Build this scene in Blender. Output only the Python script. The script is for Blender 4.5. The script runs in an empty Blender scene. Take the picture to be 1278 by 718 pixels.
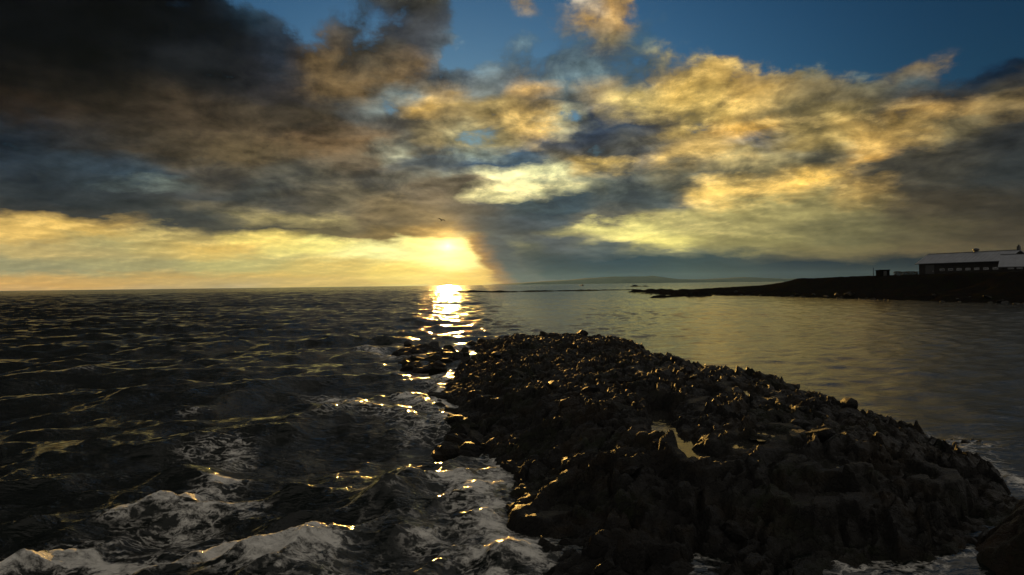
import bpy, bmesh, math, random
import numpy as np
from mathutils import Matrix, Vector

# ------------------------------------------------------------------ camera
R = math.radians
sc = bpy.context.scene
col = sc.collection
HAZE = 1.0e-5                    # haze, per metre
CAM_H = 4.5                      # metres above the sea
FPX = 833.0                      # focal length in photograph pixels (1278 wide)
ROLL, PITCH = R(0.68), R(-0.25)
fw = Vector((0, math.cos(PITCH), math.sin(PITCH)))
rt = Vector((math.cos(ROLL), 0, -math.sin(ROLL)))
up = rt.cross(fw).normalized()
rt = fw.cross(up).normalized()
cam_data = bpy.data.cameras.new('camera')
cam_data.sensor_width = 36.0
cam_data.lens = 36.0 * FPX / 1278.0
cam_data.clip_start = 0.1
cam_data.clip_end = 200000.0
cam = bpy.data.objects.new('camera', cam_data)
col.objects.link(cam)
M = Matrix.Identity(4)
for i in range(3):
    M[i][0], M[i][1], M[i][2] = rt[i], up[i], -fw[i]
M[2][3] = CAM_H
cam.matrix_world = M
sc.camera = cam


def ray(px, py):
    return (rt * ((px - 639) / FPX) + up * ((359 - py) / FPX) + fw).normalized()


def at(px, py, z=0.0):
    """point on the level z that a photograph pixel looks at"""
    d = ray(px, py)
    t = (z - CAM_H) / d.z
    return Vector((d.x * t, d.y * t, z))


def at_dist(px, py, dist):
    d = ray(px, py)
    t = dist / d.y
    return Vector((d.x * t, dist, CAM_H + d.z * t))


def azel(px, py):
    d = ray(px, py)
    return math.degrees(math.atan2(d.x, d.y)), math.degrees(math.asin(d.z))


def lin(c):
    c = c / 255.0
    return c / 12.92 if c <= 0.04045 else ((c + 0.055) / 1.055) ** 2.4


# ------------------------------------------------------------------ sun and view
SUN_AZ, SUN_EL = azel(559, 307)
sd = ray(559, 307)
sun_data = bpy.data.lights.new('sun', 'SUN')
sun_data.energy = 4.4
sun_data.angle = R(0.55)
sun_data.color = (1.0, 0.56, 0.13)
sun = bpy.data.objects.new('sun', sun_data)
sun.rotation_euler = Vector((-sd.x, -sd.y, -sd.z)).to_track_quat('-Z', 'Y').to_euler()
sun.location = (-40, 300, 60)
col.objects.link(sun)
vs = sc.view_settings
sc.display_settings.display_device = 'sRGB'
vs.view_transform = 'Standard'
vs.look = 'None'
vs.exposure = 0.0
vs.gamma = 1.0
vs.use_curve_mapping = False


# ------------------------------------------------------------------ node helper
class NT:
    def __init__(self, tree):
        self.t = tree
        tree.nodes.clear()

    def n(self, typ, **kw):
        nd = self.t.nodes.new(typ)
        for k, v in kw.items():
            setattr(nd, k, v)
        return nd

    def put(self, sock, v):
        if hasattr(v, 'is_output'):
            self.t.links.new(v, sock)
        elif v is not None:
            if isinstance(v, (int, float)) and hasattr(sock.default_value, '__len__'):
                v = (v,) * len(sock.default_value)
            sock.default_value = v

    def m(self, op, a, b=None, c=None, clamp=False):
        nd = self.n('ShaderNodeMath', operation=op, use_clamp=clamp)
        for i, v in enumerate((a, b, c)):
            if v is not None:
                self.put(nd.inputs[i], v)
        return nd.outputs[0]

    def v(self, op, a, b=None, c=None, out=0):
        nd = self.n('ShaderNodeVectorMath', operation=op)
        for i, x in enumerate((a, b, c)):
            if x is not None:
                self.put(nd.inputs[i], x)
        return nd.outputs['Value'] if out == 'v' else nd.outputs[0]

    def scale(self, a, s):
        nd = self.n('ShaderNodeVectorMath', operation='SCALE')
        self.put(nd.inputs[0], a)
        self.put(nd.inputs['Scale'], s)
        return nd.outputs[0]

    def xyz(self, x, y, z):
        nd = self.n('ShaderNodeCombineXYZ')
        for i, s in enumerate((x, y, z)):
            self.put(nd.inputs[i], s)
        return nd.outputs[0]

    def sep(self, v):
        nd = self.n('ShaderNodeSeparateXYZ')
        self.put(nd.inputs[0], v)
        return nd.outputs

    def noise(self, vec, scale, detail=6, rough=0.55, dist=0.0, color=False, lac=2.0):
        nd = self.n('ShaderNodeTexNoise')
        self.put(nd.inputs['Vector'], vec)
        nd.inputs['Scale'].default_value = scale
        nd.inputs['Detail'].default_value = detail
        nd.inputs['Roughness'].default_value = rough
        nd.inputs['Lacunarity'].default_value = lac
        nd.inputs['Distortion'].default_value = dist
        return nd.outputs['Color'] if color else nd.outputs['Fac']

    def ramp(self, f, a, b, lo=0.0, hi=1.0, smooth=True):
        nd = self.n('ShaderNodeMapRange')
        nd.interpolation_type = 'SMOOTHSTEP' if smooth else 'LINEAR'
        self.put(nd.inputs['Value'], f)
        for k, x in (('From Min', a), ('From Max', b), ('To Min', lo), ('To Max', hi)):
            self.put(nd.inputs[k], x)
        return nd.outputs['Result']

    def mix(self, f, a, b):
        nd = self.n('ShaderNodeMix', data_type='RGBA')
        self.put(nd.inputs[0], f)
        for s, v in ((nd.inputs[6], a), (nd.inputs[7], b)):
            if isinstance(v, tuple) and len(v) == 3:
                v = (*v, 1.0)
            self.put(s, v)
        return nd.outputs[2]


# ------------------------------------------------------------------ sky
# Clouds: patches given as (x, y, half width, half height, cover, gold, r, g, b);
# cover = how closed the cloud is, gold = how much low sun catches its edges,
# r g b = tone of the cloud body as it is seen.  All become azimuth / elevation.
CLOUDS = [
    # dark bank, upper left
    (-60, 20, 110, 60, 1, 0, 7, 8, 10), (120, 15, 100, 45, 1, 0, 7, 8, 11), (240, 35, 45, 28, 1, 0, 13, 17, 23),
    (330, 2, 42, 20, .05, .1, 45, 70, 90), (385, 30, 30, 16, .2, .2, 50, 70, 88), (300, 20, 20, 10, .6, .1, 35, 55, 70),
    (440, 38, 26, 14, .85, .1, 48, 55, 60), (420, 12, 26, 12, .4, .1, 40, 62, 80), (510, 4, 32, 12, .95, .3, 62, 60, 52),
    (475, 22, 10, 6, .1, 0, 40, 70, 100),
    (40, 95, 90, 24, 1, 0, 17, 15, 14), (40, 130, 70, 14, 1, .1, 44, 34, 25), (150, 122, 60, 18, 1, .1, 38, 33, 26),
    (250, 92, 45, 22, 1, 0, 27, 29, 32), (255, 142, 50, 18, 1, .1, 64, 54, 42), (355, 62, 26, 20, .95, .05, 34, 42, 52),
    (340, 105, 36, 18, 1, 0, 40, 40, 44), (350, 145, 50, 16, 1, .1, 66, 58, 46), (440, 140, 22, 10, .75, .1, 82, 84, 82),
    (412, 62, 20, 22, .95, .5, 112, 92, 62), (425, 95, 26, 16, .95, .4, 102, 84, 58), (470, 62, 22, 14, .9, .3, 82, 76, 62),
    (498, 80, 18, 12, .9, .5, 112, 92, 64), (525, 40, 34, 14, .9, .1, 60, 64, 70), (545, 40, 10, 7, .8, .6, 110, 95, 65),
    (575, 72, 22, 14, .1, .2, 90, 115, 130), (560, 97, 28, 8, .85, .1, 66, 74, 80), (610, 20, 40, 24, 0, .2, 60, 90, 115),
    (500, 112, 20, 7, .66, .2, 112, 126, 128), (470, 125, 18, 6, .45, .2, 110, 122, 122), (600, 105, 26, 10, .7, .2, 100, 110, 112),
    (485, 152, 26, 14, 1, .1, 74, 70, 62), (525, 126, 26, 9, .95, .9, 175, 142, 80), (600, 132, 26, 10, .95, .8, 145, 126, 82),
    (560, 140, 20, 10, .95, .6, 120, 105, 72), (530, 165, 16, 12, .9, .6, 130, 115, 80), (580, 168, 30, 9, .7, .7, 155, 148, 112),
    # scattered, top middle
    (650, 7, 20, 9, .62, .9, 150, 125, 85), (690, 48, 26, 12, .4, .2, 76, 100, 114), (716, 32, 13, 7, .72, 1, 175, 140, 85),
    (768, 8, 14, 8, .85, 1, 180, 142, 85), (700, 72, 42, 16, .74, .15, 74, 92, 102), (757, 54, 18, 8, .7, .8, 140, 125, 90),
    (800, 72, 30, 18, .72, .1, 70, 88, 96), (815, 28, 10, 8, .5, .4, 110, 110, 95), (700, 98, 40, 10, .6, .1, 105, 126, 132),
    (640, 62, 26, 14, .62, .2, 84, 106, 118), (640, 92, 20, 14, .72, .2, 84, 92, 98),
    (870, 30, 50, 30, 0, .1, 40, 75, 95), (960, 25, 60, 34, 0, 0, 35, 65, 85), (1060, 30, 60, 36, .02, 0, 20, 55, 85),
    (1160, 25, 60, 32, 0, 0, 8, 45, 78), (1290, 20, 70, 36, 0, 0, 5, 35, 70), (1095, 45, 10, 8, .42, .3, 60, 80, 85),
    # middle
    (655, 114, 18, 10, .9, .9, 190, 152, 90), (695, 128, 32, 9, .95, .2, 72, 80, 82), (735, 118, 20, 6, .7, .8, 170, 145, 95),
    (750, 160, 26, 11, 1, .1, 50, 62, 78), (820, 153, 18, 7, 1, .1, 60, 70, 80), (720, 175, 26, 8, .95, .2, 68, 74, 82),
    (790, 178, 30, 9, .95, .3, 84, 84, 78), (660, 150, 26, 11, .9, .9, 205, 168, 95), (630, 160, 18, 10, .9, .6, 150, 135, 92),
    (785, 105, 12, 10, .7, .1, 78, 95, 102), (795, 132, 22, 10, .75, .8, 205, 180, 110), (700, 148, 14, 8, .5, .5, 160, 160, 130),
    (830, 170, 16, 7, .8, .8, 195, 165, 95),
    (865, 100, 30, 16, .95, 1, 214, 176, 92), (900, 82, 34, 12, .9, .9, 205, 168, 92), (895, 128, 36, 14, .95, .7, 196, 166, 92),
    (845, 145, 22, 12, .9, .8, 205, 175, 100), (955, 112, 30, 14, .9, .7, 188, 152, 82), (940, 155, 26, 6, .95, 1, 222, 172, 84),
    (970, 140, 30, 10, .95, .3, 140, 125, 82), (1010, 112, 34, 12, .92, .4, 130, 116, 80), (1055, 128, 34, 12, .95, .2, 108, 98, 72),
    (1105, 112, 30, 12, .9, .3, 104, 100, 80), (1150, 78, 24, 9, .72, .5, 130, 112, 78), (1160, 105, 28, 8, .7, .1, 62, 76, 82),
    (850, 68, 30, 9, .66, .6, 168, 156, 108), (940, 74, 30, 8, .56, .6, 150, 142, 104), (1010, 85, 26, 8, .3, .3, 95, 110, 105),
    (1090, 78, 20, 10, .2, .1, 60, 90, 100),
    (1235, 108, 34, 9, .97, .1, 36, 46, 52), (1280, 82, 30, 12, .95, .1, 24, 38, 50), (1268, 102, 20, 5, .9, .5, 90, 80, 58),
    (1192, 130, 26, 7, .95, .9, 178, 142, 80), (1245, 135, 28, 8, .95, .6, 142, 120, 76), (1182, 146, 24, 5, 1, .2, 76, 68, 48),
    (1100, 165, 30, 7, .95, .9, 180, 146, 80), (1190, 160, 26, 7, .95, .5, 122, 110, 76), (1030, 158, 32, 9, .95, .5, 152, 132, 80),
    (1270, 165, 34, 14, 1, .1, 48, 50, 50), (1230, 165, 20, 8, 1, .1, 66, 64, 56),
    # left bank lower
    (-20, 160, 60, 12, 1, 0, 30, 40, 50), (100, 166, 50, 12, 1, 0, 42, 42, 42), (40, 205, 50, 12, .97, .1, 42, 52, 60),
    (185, 172, 40, 12, 1, .1, 66, 58, 46), (125, 215, 40, 9, .9, .1, 52, 66, 76), (165, 230, 28, 5, .8, .3, 105, 116, 108),
    (300, 190, 50, 14, 1, .1, 84, 72, 52), (280, 220, 44, 12, 1, .1, 72, 68, 60), (235, 242, 40, 8, 1, .05, 60, 62, 62),
    (50, 240, 70, 14, 1, .05, 42, 48, 52), (265, 258, 32, 4, .95, .3, 96, 90, 74), (150, 255, 50, 8, 1, 0, 52, 56, 56),
    (400, 175, 44, 12, 1, .2, 104, 84, 60), (380, 218, 44, 12, 1, .1, 80, 78, 68), (445, 205, 32, 14, 1, .15, 102, 90, 72),
    (330, 240, 34, 8, 1, .1, 72, 74, 70), (425, 248, 44, 12, 1, .1, 100, 92, 74), (500, 222, 36, 12, 1, .1, 98, 94, 82),
    (487, 186, 18, 5, .5, .3, 150, 152, 130), (525, 200, 24, 9, .97, .1, 76, 84, 88), (600, 203, 34, 6, 1, .1, 62, 84, 104),
    (585, 188, 20, 5, .6, .4, 140, 152, 140), (612, 219, 24, 4, .25, .3, 225, 220, 165), (622, 238, 26, 5, .2, .3, 235, 225, 160),
    (556, 219, 14, 4, .9, .2, 112, 116, 106), (555, 245, 34, 12, 1, .15, 108, 96, 78), (500, 262, 40, 12, 1, .2, 118, 102, 74),
    # middle lower
    (645, 200, 20, 8, .97, .2, 60, 80, 96), (705, 192, 28, 9, .97, .3, 92, 88, 78), (665, 219, 28, 8, .3, .3, 208, 206, 152),
    (690, 236, 30, 6, .35, .3, 208, 202, 146), (742, 205, 24, 7, .7, .9, 228, 192, 108), (725, 224, 22, 7, .7, .4, 150, 150, 120),
    (790, 242, 40, 13, .98, .2, 76, 84, 82), (765, 218, 26, 8, .95, .3, 92, 98, 92), (850, 222, 34, 10, .97, .3, 102, 100, 82),
    (872, 196, 26, 8, .9, .8, 192, 160, 94), (930, 205, 32, 9, .97, .3, 142, 130, 90), (902, 240, 26, 9, .85, 1, 245, 205, 112),
    (950, 236, 26, 8, .9, .9, 235, 194, 106), (1000, 222, 26, 7, .97, 1, 232, 186, 90), (960, 268, 44, 10, 1, .2, 152, 142, 90),
    (1060, 191, 20, 5, .97, 1, 195, 150, 74), (1020, 196, 22, 8, 1, .2, 116, 110, 84), (1092, 238, 22, 4, .97, 1, 195, 158, 86),
    (1065, 246, 16, 3, .97, 1, 175, 146, 84), (1040, 254, 34, 9, 1, .2, 140, 130, 84), (1120, 205, 32, 12, 1, .1, 76, 72, 60),
    (1180, 210, 32, 14, 1, .1, 64, 62, 54), (1255, 212, 34, 18, 1, 0, 44, 48, 48), (1180, 252, 40, 12, 1, .1, 76, 68, 52),
    (1260, 262, 40, 14, 1, .05, 54, 50, 42),
    (590, 258, 26, 10, 1, .1, 82, 78, 70), (650, 256, 32, 8, 1, .1, 68, 82, 86), (705, 260, 30, 8, 1, .1, 60, 76, 84),
    (660, 276, 34, 8, 1, .1, 74, 82, 86), (620, 284, 22, 10, 1, .1, 72, 78, 78), (755, 270, 34, 6, .97, .3, 98, 96, 84),
    (640, 296, 26, 6, 1, .1, 82, 84, 80), (725, 293, 16, 4, .9, .5, 120, 115, 92),
    (772, 291, 44, 7, .12, .2, 252, 238, 142), (820, 300, 30, 6, .12, .2, 246, 230, 130), (850, 274, 30, 6, .85, .6, 176, 164, 104),
    (885, 284, 34, 8, .97, .2, 178, 166, 104), (950, 300, 44, 9, 1, .1, 152, 143, 90), (1050, 290, 50, 12, 1, .1, 116, 110, 74),
    (1150, 290, 50, 12, 1, .1, 90, 82, 58), (1265, 295, 50, 14, 1, .05, 68, 60, 46), (1050, 313, 60, 4, 1, .05, 128, 116, 74),
    (1180, 312, 60, 4, 1, .05, 100, 86, 58),
    (700, 302, 30, 5, 1, .1, 84, 90, 92), (755, 309, 26, 4, 1, .2, 96, 104, 100), (830, 313, 26, 3, .95, .2, 130, 130, 100),
    (650, 322, 34, 9, 1, .05, 84, 94, 94), (700, 334, 30, 9, 1, 0, 60, 82, 94), (780, 336, 40, 12, 1, 0, 50, 80, 96),
    (850, 330, 36, 10, 1, 0, 68, 92, 96), (915, 334, 36, 10, 1, 0, 66, 84, 88), (1000, 334, 44, 11, 1, 0, 44, 62, 76),
    (1085, 334, 44, 11, 1, 0, 30, 46, 60), (1190, 334, 50, 10, 1, 0, 34, 44, 54), (1300, 332, 50, 10, 1, 0, 34, 38, 42),
    (610, 342, 22, 6, .9, 0, 240, 192, 92),
    # bright strip below the bank
    (90, 262, 60, 4, 1, .1, 62, 62, 58), (200, 273, 50, 6, 1, .05, 60, 63, 61), (300, 284, 44, 6, 1, .05, 70, 68, 60),
    (400, 290, 40, 6, 1, .1, 98, 88, 64), (480, 292, 34, 5, 1, .1, 130, 108, 68), (530, 290, 20, 6, 1, .1, 160, 125, 70),
    (360, 274, 34, 4, .9, .6, 165, 150, 100),
    (20, 288, 40, 8, .8, .8, 215, 178, 98), (100, 286, 30, 8, .75, .9, 226, 186, 98), (135, 302, 30, 7, .9, .2, 172, 162, 108),
    (55, 314, 50, 6, .9, .4, 190, 168, 108), (205, 304, 34, 8, .8, .5, 194, 172, 104), (252, 311, 34, 5, .7, .9, 240, 200, 104),
    (330, 299, 30, 5, .3, .5, 250, 222, 118), (400, 306, 36, 6, .2, .4, 253, 236, 134), (480, 312, 36, 8, .15, .2, 255, 246, 160),
    (300, 330, 44, 7, .9, .2, 192, 180, 112), (150, 330, 50, 7, .95, .1, 166, 156, 106), (30, 335, 50, 6, .95, .1, 156, 150, 110),
    (20, 354, 100, 4, .8, .1, 226, 172, 86), (200, 352, 60, 4, .8, .1, 208, 168, 92), (400, 334, 40, 7, .7, .2, 222, 192, 104),
    (400, 350, 60, 5, .8, .1, 226, 186, 92), (500, 340, 34, 8, .5, .1, 252, 218, 108), (556, 322, 26, 12, 0, 0, 255, 245, 160),
    (365, 351, 60, 3, 1, 0, 196, 166, 104), (250, 353, 40, 2.5, 1, 0, 192, 164, 106), (600, 318, 30, 12, 0, 0, 255, 240, 150),
    (535, 305, 22, 4, .1, 0, 255, 240, 140), (580, 348, 18, 6, .5, 0, 250, 205, 90),
]
w = bpy.data.worlds.new('World')
sc.world = w
w.use_nodes = True
T = NT(w.node_tree)
# the patches become rows of colour ramps over azimuth (32 stops each), blended by elevation
W0 = 0.0015
ROWS = [357, 350, 343, 335, 326, 318, 310, 302, 294, 285, 275, 264, 252, 240, 228, 216, 204, 191, 177, 162, 147,
        131, 114, 96, 76, 54, 28, 0, -60]
AZ0, AZ1, AZS, AZM = -44.0, 44.0, 0.0, 0.5
CP = np.array([(*azel(c[0], c[1]), R(FPX / (c[2] * 1.1)), R(FPX / (c[3] * 1.1))) for c in CLOUDS])
DIM = [0.55 if c[1] > 318 and c[0] > 640 else 1.0 for c in CLOUDS]      # the sea air in front adds its own light
CV = np.array([(k_ * lin(c[6]), k_ * lin(c[7]), k_ * lin(c[8]), c[4] if c[1] < 175 else max(c[4], 0.97)) for c, k_ in zip(CLOUDS, DIM)])
BASE = np.array((lin(158), lin(154), lin(147), 0.82))  # unseen cloud tone, raised to light the foam


def sky_field(a, e):
    wt = 0.25 ** (((a - CP[:, 0]) * CP[:, 2]) ** 2 + ((e - CP[:, 1]) * CP[:, 3]) ** 2)
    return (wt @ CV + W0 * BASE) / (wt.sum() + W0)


RAMPS = []
for y in ROWS:
    for h in range(2):
        cr = T.n('ShaderNodeValToRGB')
        els = cr.color_ramp.elements
        for k in range(1, 31):
            els.new(k / 31)
        for k in range(32):
            els[k].color = [float(q) for q in sky_field(-44.0 + 44.0 * (k / 31 + h), azel(639, y)[1])]
        RAMPS.append(cr)
D = T.n('ShaderNodeTexCoord').outputs['Generated']
dx, dy, dz = T.sep(D)[:]
zc = T.m('MAXIMUM', dz, 0.0)
az = T.m('MULTIPLY', T.m('ARCTAN2', dx, dy), 180 / math.pi)
el = T.m('MULTIPLY', T.m('ARCSINE', zc), 180 / math.pi)
inv = T.m('DIVIDE', 1.0, T.m('ADD', zc, 0.24))
pl = T.xyz(T.m('MULTIPLY', dx, inv), T.m('MULTIPLY', dy, inv), 3.7)      # flat cloud deck seen in perspective
wv = T.v('SUBTRACT', T.noise(pl, 2.6, 8, 0.62, color=True), (0.5, 0.5, 0.5))
wfac = T.ramp(el, 0.0, 9.0, 0.26, 1.0, False)
wx, wy, wz = T.sep(wv)[:]
uv = T.xyz(T.m('MULTIPLY_ADD', T.m('MULTIPLY', wx, wfac), 9.0, az),
           T.m('MULTIPLY_ADD', T.m('MULTIPLY', wy, wfac), 5.0, el), 0.0)
ux, vy, _z = T.sep(uv)[:]
tL = T.m('MULTIPLY_ADD', ux, 1 / 44.0, 1.0, clamp=True)
tR = T.m('MULTIPLY', ux, 1 / 44.0, clamp=True)
side = T.m('GREATER_THAN', ux, 0.0)


def mixf(f, a, b):
    nd = T.n('ShaderNodeMix', data_type='FLOAT')
    T.put(nd.inputs[0], f); T.put(nd.inputs[2], a); T.put(nd.inputs[3], b)
    return nd.outputs[0]


body = cov = None
pe = None
for y in ROWS:
    e = azel(639, y)[1] if y > 0 else azel(639, y)[1]
    halves = RAMPS[:2]
    del RAMPS[:2]
    # (the vanishing term only makes the rows be evaluated one after the other)
    T.put(halves[0].inputs[0], tL if cov is None else T.m('MULTIPLY_ADD', cov, 1e-7, tL))
    T.put(halves[1].inputs[0], tR if cov is None else T.m('MULTIPLY_ADD', cov, 1e-7, tR))
    rc = T.mix(side, halves[0].outputs[0], halves[1].outputs[0])
    ra = mixf(side, halves[0].outputs[1], halves[1].outputs[1])
    if body is None:
        body, cov = rc, ra
    else:
        f = T.ramp(vy, pe, e, smooth=False)
        body, cov = T.mix(f, body, rc), mixf(f, cov, ra)
    pe = e
# far round to the sides, overhead and behind, unseen broken cloud goes on, made brighter to light the foam
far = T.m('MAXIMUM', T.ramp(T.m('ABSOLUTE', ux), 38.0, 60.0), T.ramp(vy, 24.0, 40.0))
# (the upper left dark bank is carried on overhead, added to darken the water)
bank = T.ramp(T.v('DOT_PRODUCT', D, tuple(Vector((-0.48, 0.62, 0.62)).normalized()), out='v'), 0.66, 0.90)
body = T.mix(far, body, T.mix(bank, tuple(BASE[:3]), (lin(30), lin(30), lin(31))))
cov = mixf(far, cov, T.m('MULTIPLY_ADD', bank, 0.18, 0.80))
# the slanting edge of the cloud bank just right of the sun
(aa_, ea_), (ab_, eb_) = azel(577, 298), azel(614, 350)
off = T.m('SUBTRACT', ux, T.m('MULTIPLY_ADD', T.m('SUBTRACT', ea_, vy), (ab_ - aa_) / (ea_ - eb_), aa_))
veil = T.m('MULTIPLY', T.m('MULTIPLY', T.ramp(off, -0.5, 0.75), T.ramp(off, 3.0, 5.5, 1.0, 0.0)), T.ramp(vy, 3.9, 5.2, 1.0, 0.0))
vc = T.mix(T.ramp(off, -0.1, 2.4), (lin(170), lin(122), lin(62)), (lin(80), lin(86), lin(86)))
body = T.mix(veil, body, vc)
cov = T.m('MAXIMUM', cov, veil)
gold = T.ramp(T.sep(body)[0], 0.12, 0.5)
# billows, smaller towards the horizon
puff = T.noise(T.xyz(T.m('MULTIPLY', az, 0.26), T.m('MULTIPLY', T.m('LOGARITHM', T.m('ADD', el, 4.0), 2.718), 6.5), 8.8), 1.0, 9, 0.6, 0.35)
pf = T.ramp(puff, 0.30, 0.70, -1.0, 1.0)
pamp = T.ramp(el, 2.0, 9.0, 0.05, 1.0)
cov = T.m('MULTIPLY_ADD', T.m('MULTIPLY', pf, pamp), 0.22, cov)
pfs = T.m('MULTIPLY', T.m('MULTIPLY', pf, pamp), T.ramp(T.sep(body)[0], 0.0, 0.12, 0.25, 0.62))
body = T.v('MULTIPLY', body, T.xyz(T.m('ADD', 1.0, pfs), T.m('MULTIPLY_ADD', pfs, 0.95, 1.0), T.m('MULTIPLY_ADD', pfs, 0.78, 1.0)))
# fine cloud relief: the same noise sampled a little further towards the sun
n1 = T.noise(pl, 4.6, 10, 0.6, 0.15)
sx, sy = math.sin(R(SUN_AZ)), math.cos(R(SUN_AZ))
pl2 = T.v('ADD', pl, (sx * 0.04, sy * 0.04, 0.0))
n2 = T.noise(pl2, 4.6, 7, 0.6, 0.15)
rel = T.m('SUBTRACT', n1, n2)
alpha = T.ramp(T.m('MULTIPLY_ADD', T.m('SUBTRACT', n1, 0.5), 1.1, cov), 0.32, 0.72)
calm = T.ramp(el, 0.5, 11.0, 0.22, 1.0, False)
shade = T.m('MULTIPLY_ADD', rel, 2.0, T.m('MULTIPLY', T.m('SUBTRACT', n1, 0.5), 1.7))
shade = T.m('MAXIMUM', T.m('MULTIPLY_ADD', shade, calm, 1.0), 0.2)
body = T.scale(body, shade)
edge = T.m('MULTIPLY', T.m('MULTIPLY', T.ramp(rel, 0.0, 0.16), calm), gold)
cloud = T.v('MULTIPLY_ADD', edge, (0.30, 0.20, 0.06), body)
# clear air
sky = T.n('ShaderNodeTexSky', sky_type='NISHITA', sun_disc=False)
sky.sun_elevation = R(SUN_EL)
sky.sun_rotation = R(SUN_AZ)
sky.altitude = 5
sky.air_density = 1.0
sky.dust_density = 0.6
sky.ozone_density = 4.0
clear = T.v('MULTIPLY', sky.outputs[0], (0.046, 0.073, 0.077))
# the sun's own disc and aureole; halo is bloom painted over the cloud
cosang = T.v('DOT_PRODUCT', D, (sd.x, sd.y, sd.z), out='v')
ang = T.m('MULTIPLY', T.m('ARCCOSINE', T.m('MINIMUM', cosang, 1.0)), 180 / math.pi)
clear = T.scale(clear, T.ramp(ang, 12.0, 46.0, 1.45, 0.55))
out = T.mix(alpha, clear, cloud)
lum = T.sep(body)[0]
thin = T.ramp(lum, 0.12, 0.75, 0.16, 1.0)
glow = T.m('MULTIPLY', T.m('MULTIPLY_ADD', T.m('POWER', 0.45, ang), 1.3,
           T.m('MULTIPLY', T.m('POWER', 0.84, ang), 0.16)), thin)
out = T.v('MULTIPLY_ADD', glow, (1.0, 0.72, 0.22), out)
halo = T.m('MULTIPLY_ADD', T.m('POWER', 0.03, ang), 2.2, T.m('MULTIPLY', T.m('POWER', 0.40, ang), 0.75))
out = T.v('MULTIPLY_ADD', halo, (1.0, 0.55, 0.12), out)
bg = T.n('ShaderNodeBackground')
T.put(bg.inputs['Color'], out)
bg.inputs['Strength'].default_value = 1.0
wo = T.n('ShaderNodeOutputWorld')
T.t.links.new(bg.outputs[0], wo.inputs['Surface'])
w.cycles.sampling_method = 'MANUAL'
w.cycles.sample_map_resolution = 512


# ------------------------------------------------------------------ helpers
rng = np.random.default_rng(7)
random.seed(7)


def smooth(a, b, x):
    t = np.clip((x - a) / (b - a), 0, 1)
    return t * t * (3 - 2 * t)


def hash2(ix, iy, seed):
    n = (ix.astype(np.int64) * 374761393 + iy.astype(np.int64) * 668265263 + seed * 974634777) & 0x7fffffff
    n = ((n ^ (n >> 13)) * 1274126177) & 0x7fffffff
    n = ((n ^ (n >> 16)) * 1911520717) & 0x7fffffff
    return ((n ^ (n >> 15)) & 0xffffff) / float(0xffffff)


def vnoise(x, y, seed):
    ix, iy = np.floor(x), np.floor(y)
    fx, fy = x - ix, y - iy
    fx = fx * fx * fx * (fx * (fx * 6 - 15) + 10)
    fy = fy * fy * fy * (fy * (fy * 6 - 15) + 10)
    a, b = hash2(ix, iy, seed), hash2(ix + 1, iy, seed)
    c, d = hash2(ix, iy + 1, seed), hash2(ix + 1, iy + 1, seed)
    return (a + (b - a) * fx) * (1 - fy) + (c + (d - c) * fx) * fy


def fbm(x, y, seed, octaves=4, gain=0.5):
    s, a, tot = 0.0, 1.0, 0.0
    for o in range(octaves):
        s = s + a * vnoise(x * 2 ** o + 17.3 * o, y * 2 ** o - 9.1 * o, seed + o)
        tot += a
        a *= gain
    return s / tot


def blocks(x, y, seed):
    """cellular blocks: (random height of the block, slope across it, distance to the joint)"""
    ix, iy = np.floor(x), np.floor(y)
    d1 = np.full(x.shape, 9.0); d2 = np.full(x.shape, 9.0)
    hh = np.zeros(x.shape); tl = np.zeros(x.shape)
    for i in (-1, 0, 1):
        for j in (-1, 0, 1):
            cx, cy = ix + i, iy + j
            px = cx + 0.1 + 0.8 * hash2(cx, cy, seed)
            py = cy + 0.1 + 0.8 * hash2(cx, cy, seed + 1)
            d = np.hypot(x - px, y - py)
            h = hash2(cx, cy, seed + 2)
            g1 = hash2(cx, cy, seed + 3) - 0.5
            g2 = hash2(cx, cy, seed + 4) - 0.5
            near = d < d1
            d2 = np.where(near, d1, np.minimum(d2, d))
            hh = np.where(near, h, hh)
            tl = np.where(near, g1 * (x - px) + g2 * (y - py), tl)
            d1 = np.where(near, d, d1)
    return hh, tl, d2 - d1


def signed_dist(x, y, poly):
    """positive inside"""
    best = np.full(x.shape, 1e9)
    inside = np.zeros(x.shape, bool)
    n = len(poly)
    for i in range(n):
        ax, ay = poly[i]; bx, by = poly[(i + 1) % n]
        ex, ey = bx - ax, by - ay
        t = np.clip(((x - ax) * ex + (y - ay) * ey) / (ex * ex + ey * ey + 1e-12), 0, 1)
        best = np.minimum(best, np.hypot(x - ax - t * ex, y - ay - t * ey))
        if ay != by:
            cond = ((ay > y) != (by > y)) & (x < (bx - ax) * (y - ay) / (by - ay) + ax)
            inside ^= cond
    return np.where(inside, best, -best)


def line_dist(x, y, pts):
    best = np.full(x.shape, 1e9)
    for (ax, ay), (bx, by) in zip(pts[:-1], pts[1:]):
        ex, ey = bx - ax, by - ay
        t = np.clip(((x - ax) * ex + (y - ay) * ey) / (ex * ex + ey * ey + 1e-12), 0, 1)
        best = np.minimum(best, np.hypot(x - ax - t * ex, y - ay - t * ey))
    return best


def gpt(px, py, z=0.0):
    p = at(px, py, z)
    return (p.x, p.y)


def grid_mesh(name, P, close=False, smooth_shade=True):
    """P: rows x columns x 3"""
    nr, nc = P.shape[:2]
    idx = np.arange(nr * nc).reshape(nr, nc)
    if close:
        idx = np.concatenate([idx, idx[:, :1]], 1)
    q = np.stack([idx[:-1, :-1], idx[:-1, 1:], idx[1:, 1:], idx[1:, :-1]], -1).reshape(-1, 4)
    return quad_mesh(name, P.reshape(-1, 3), q, smooth_shade)


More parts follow.
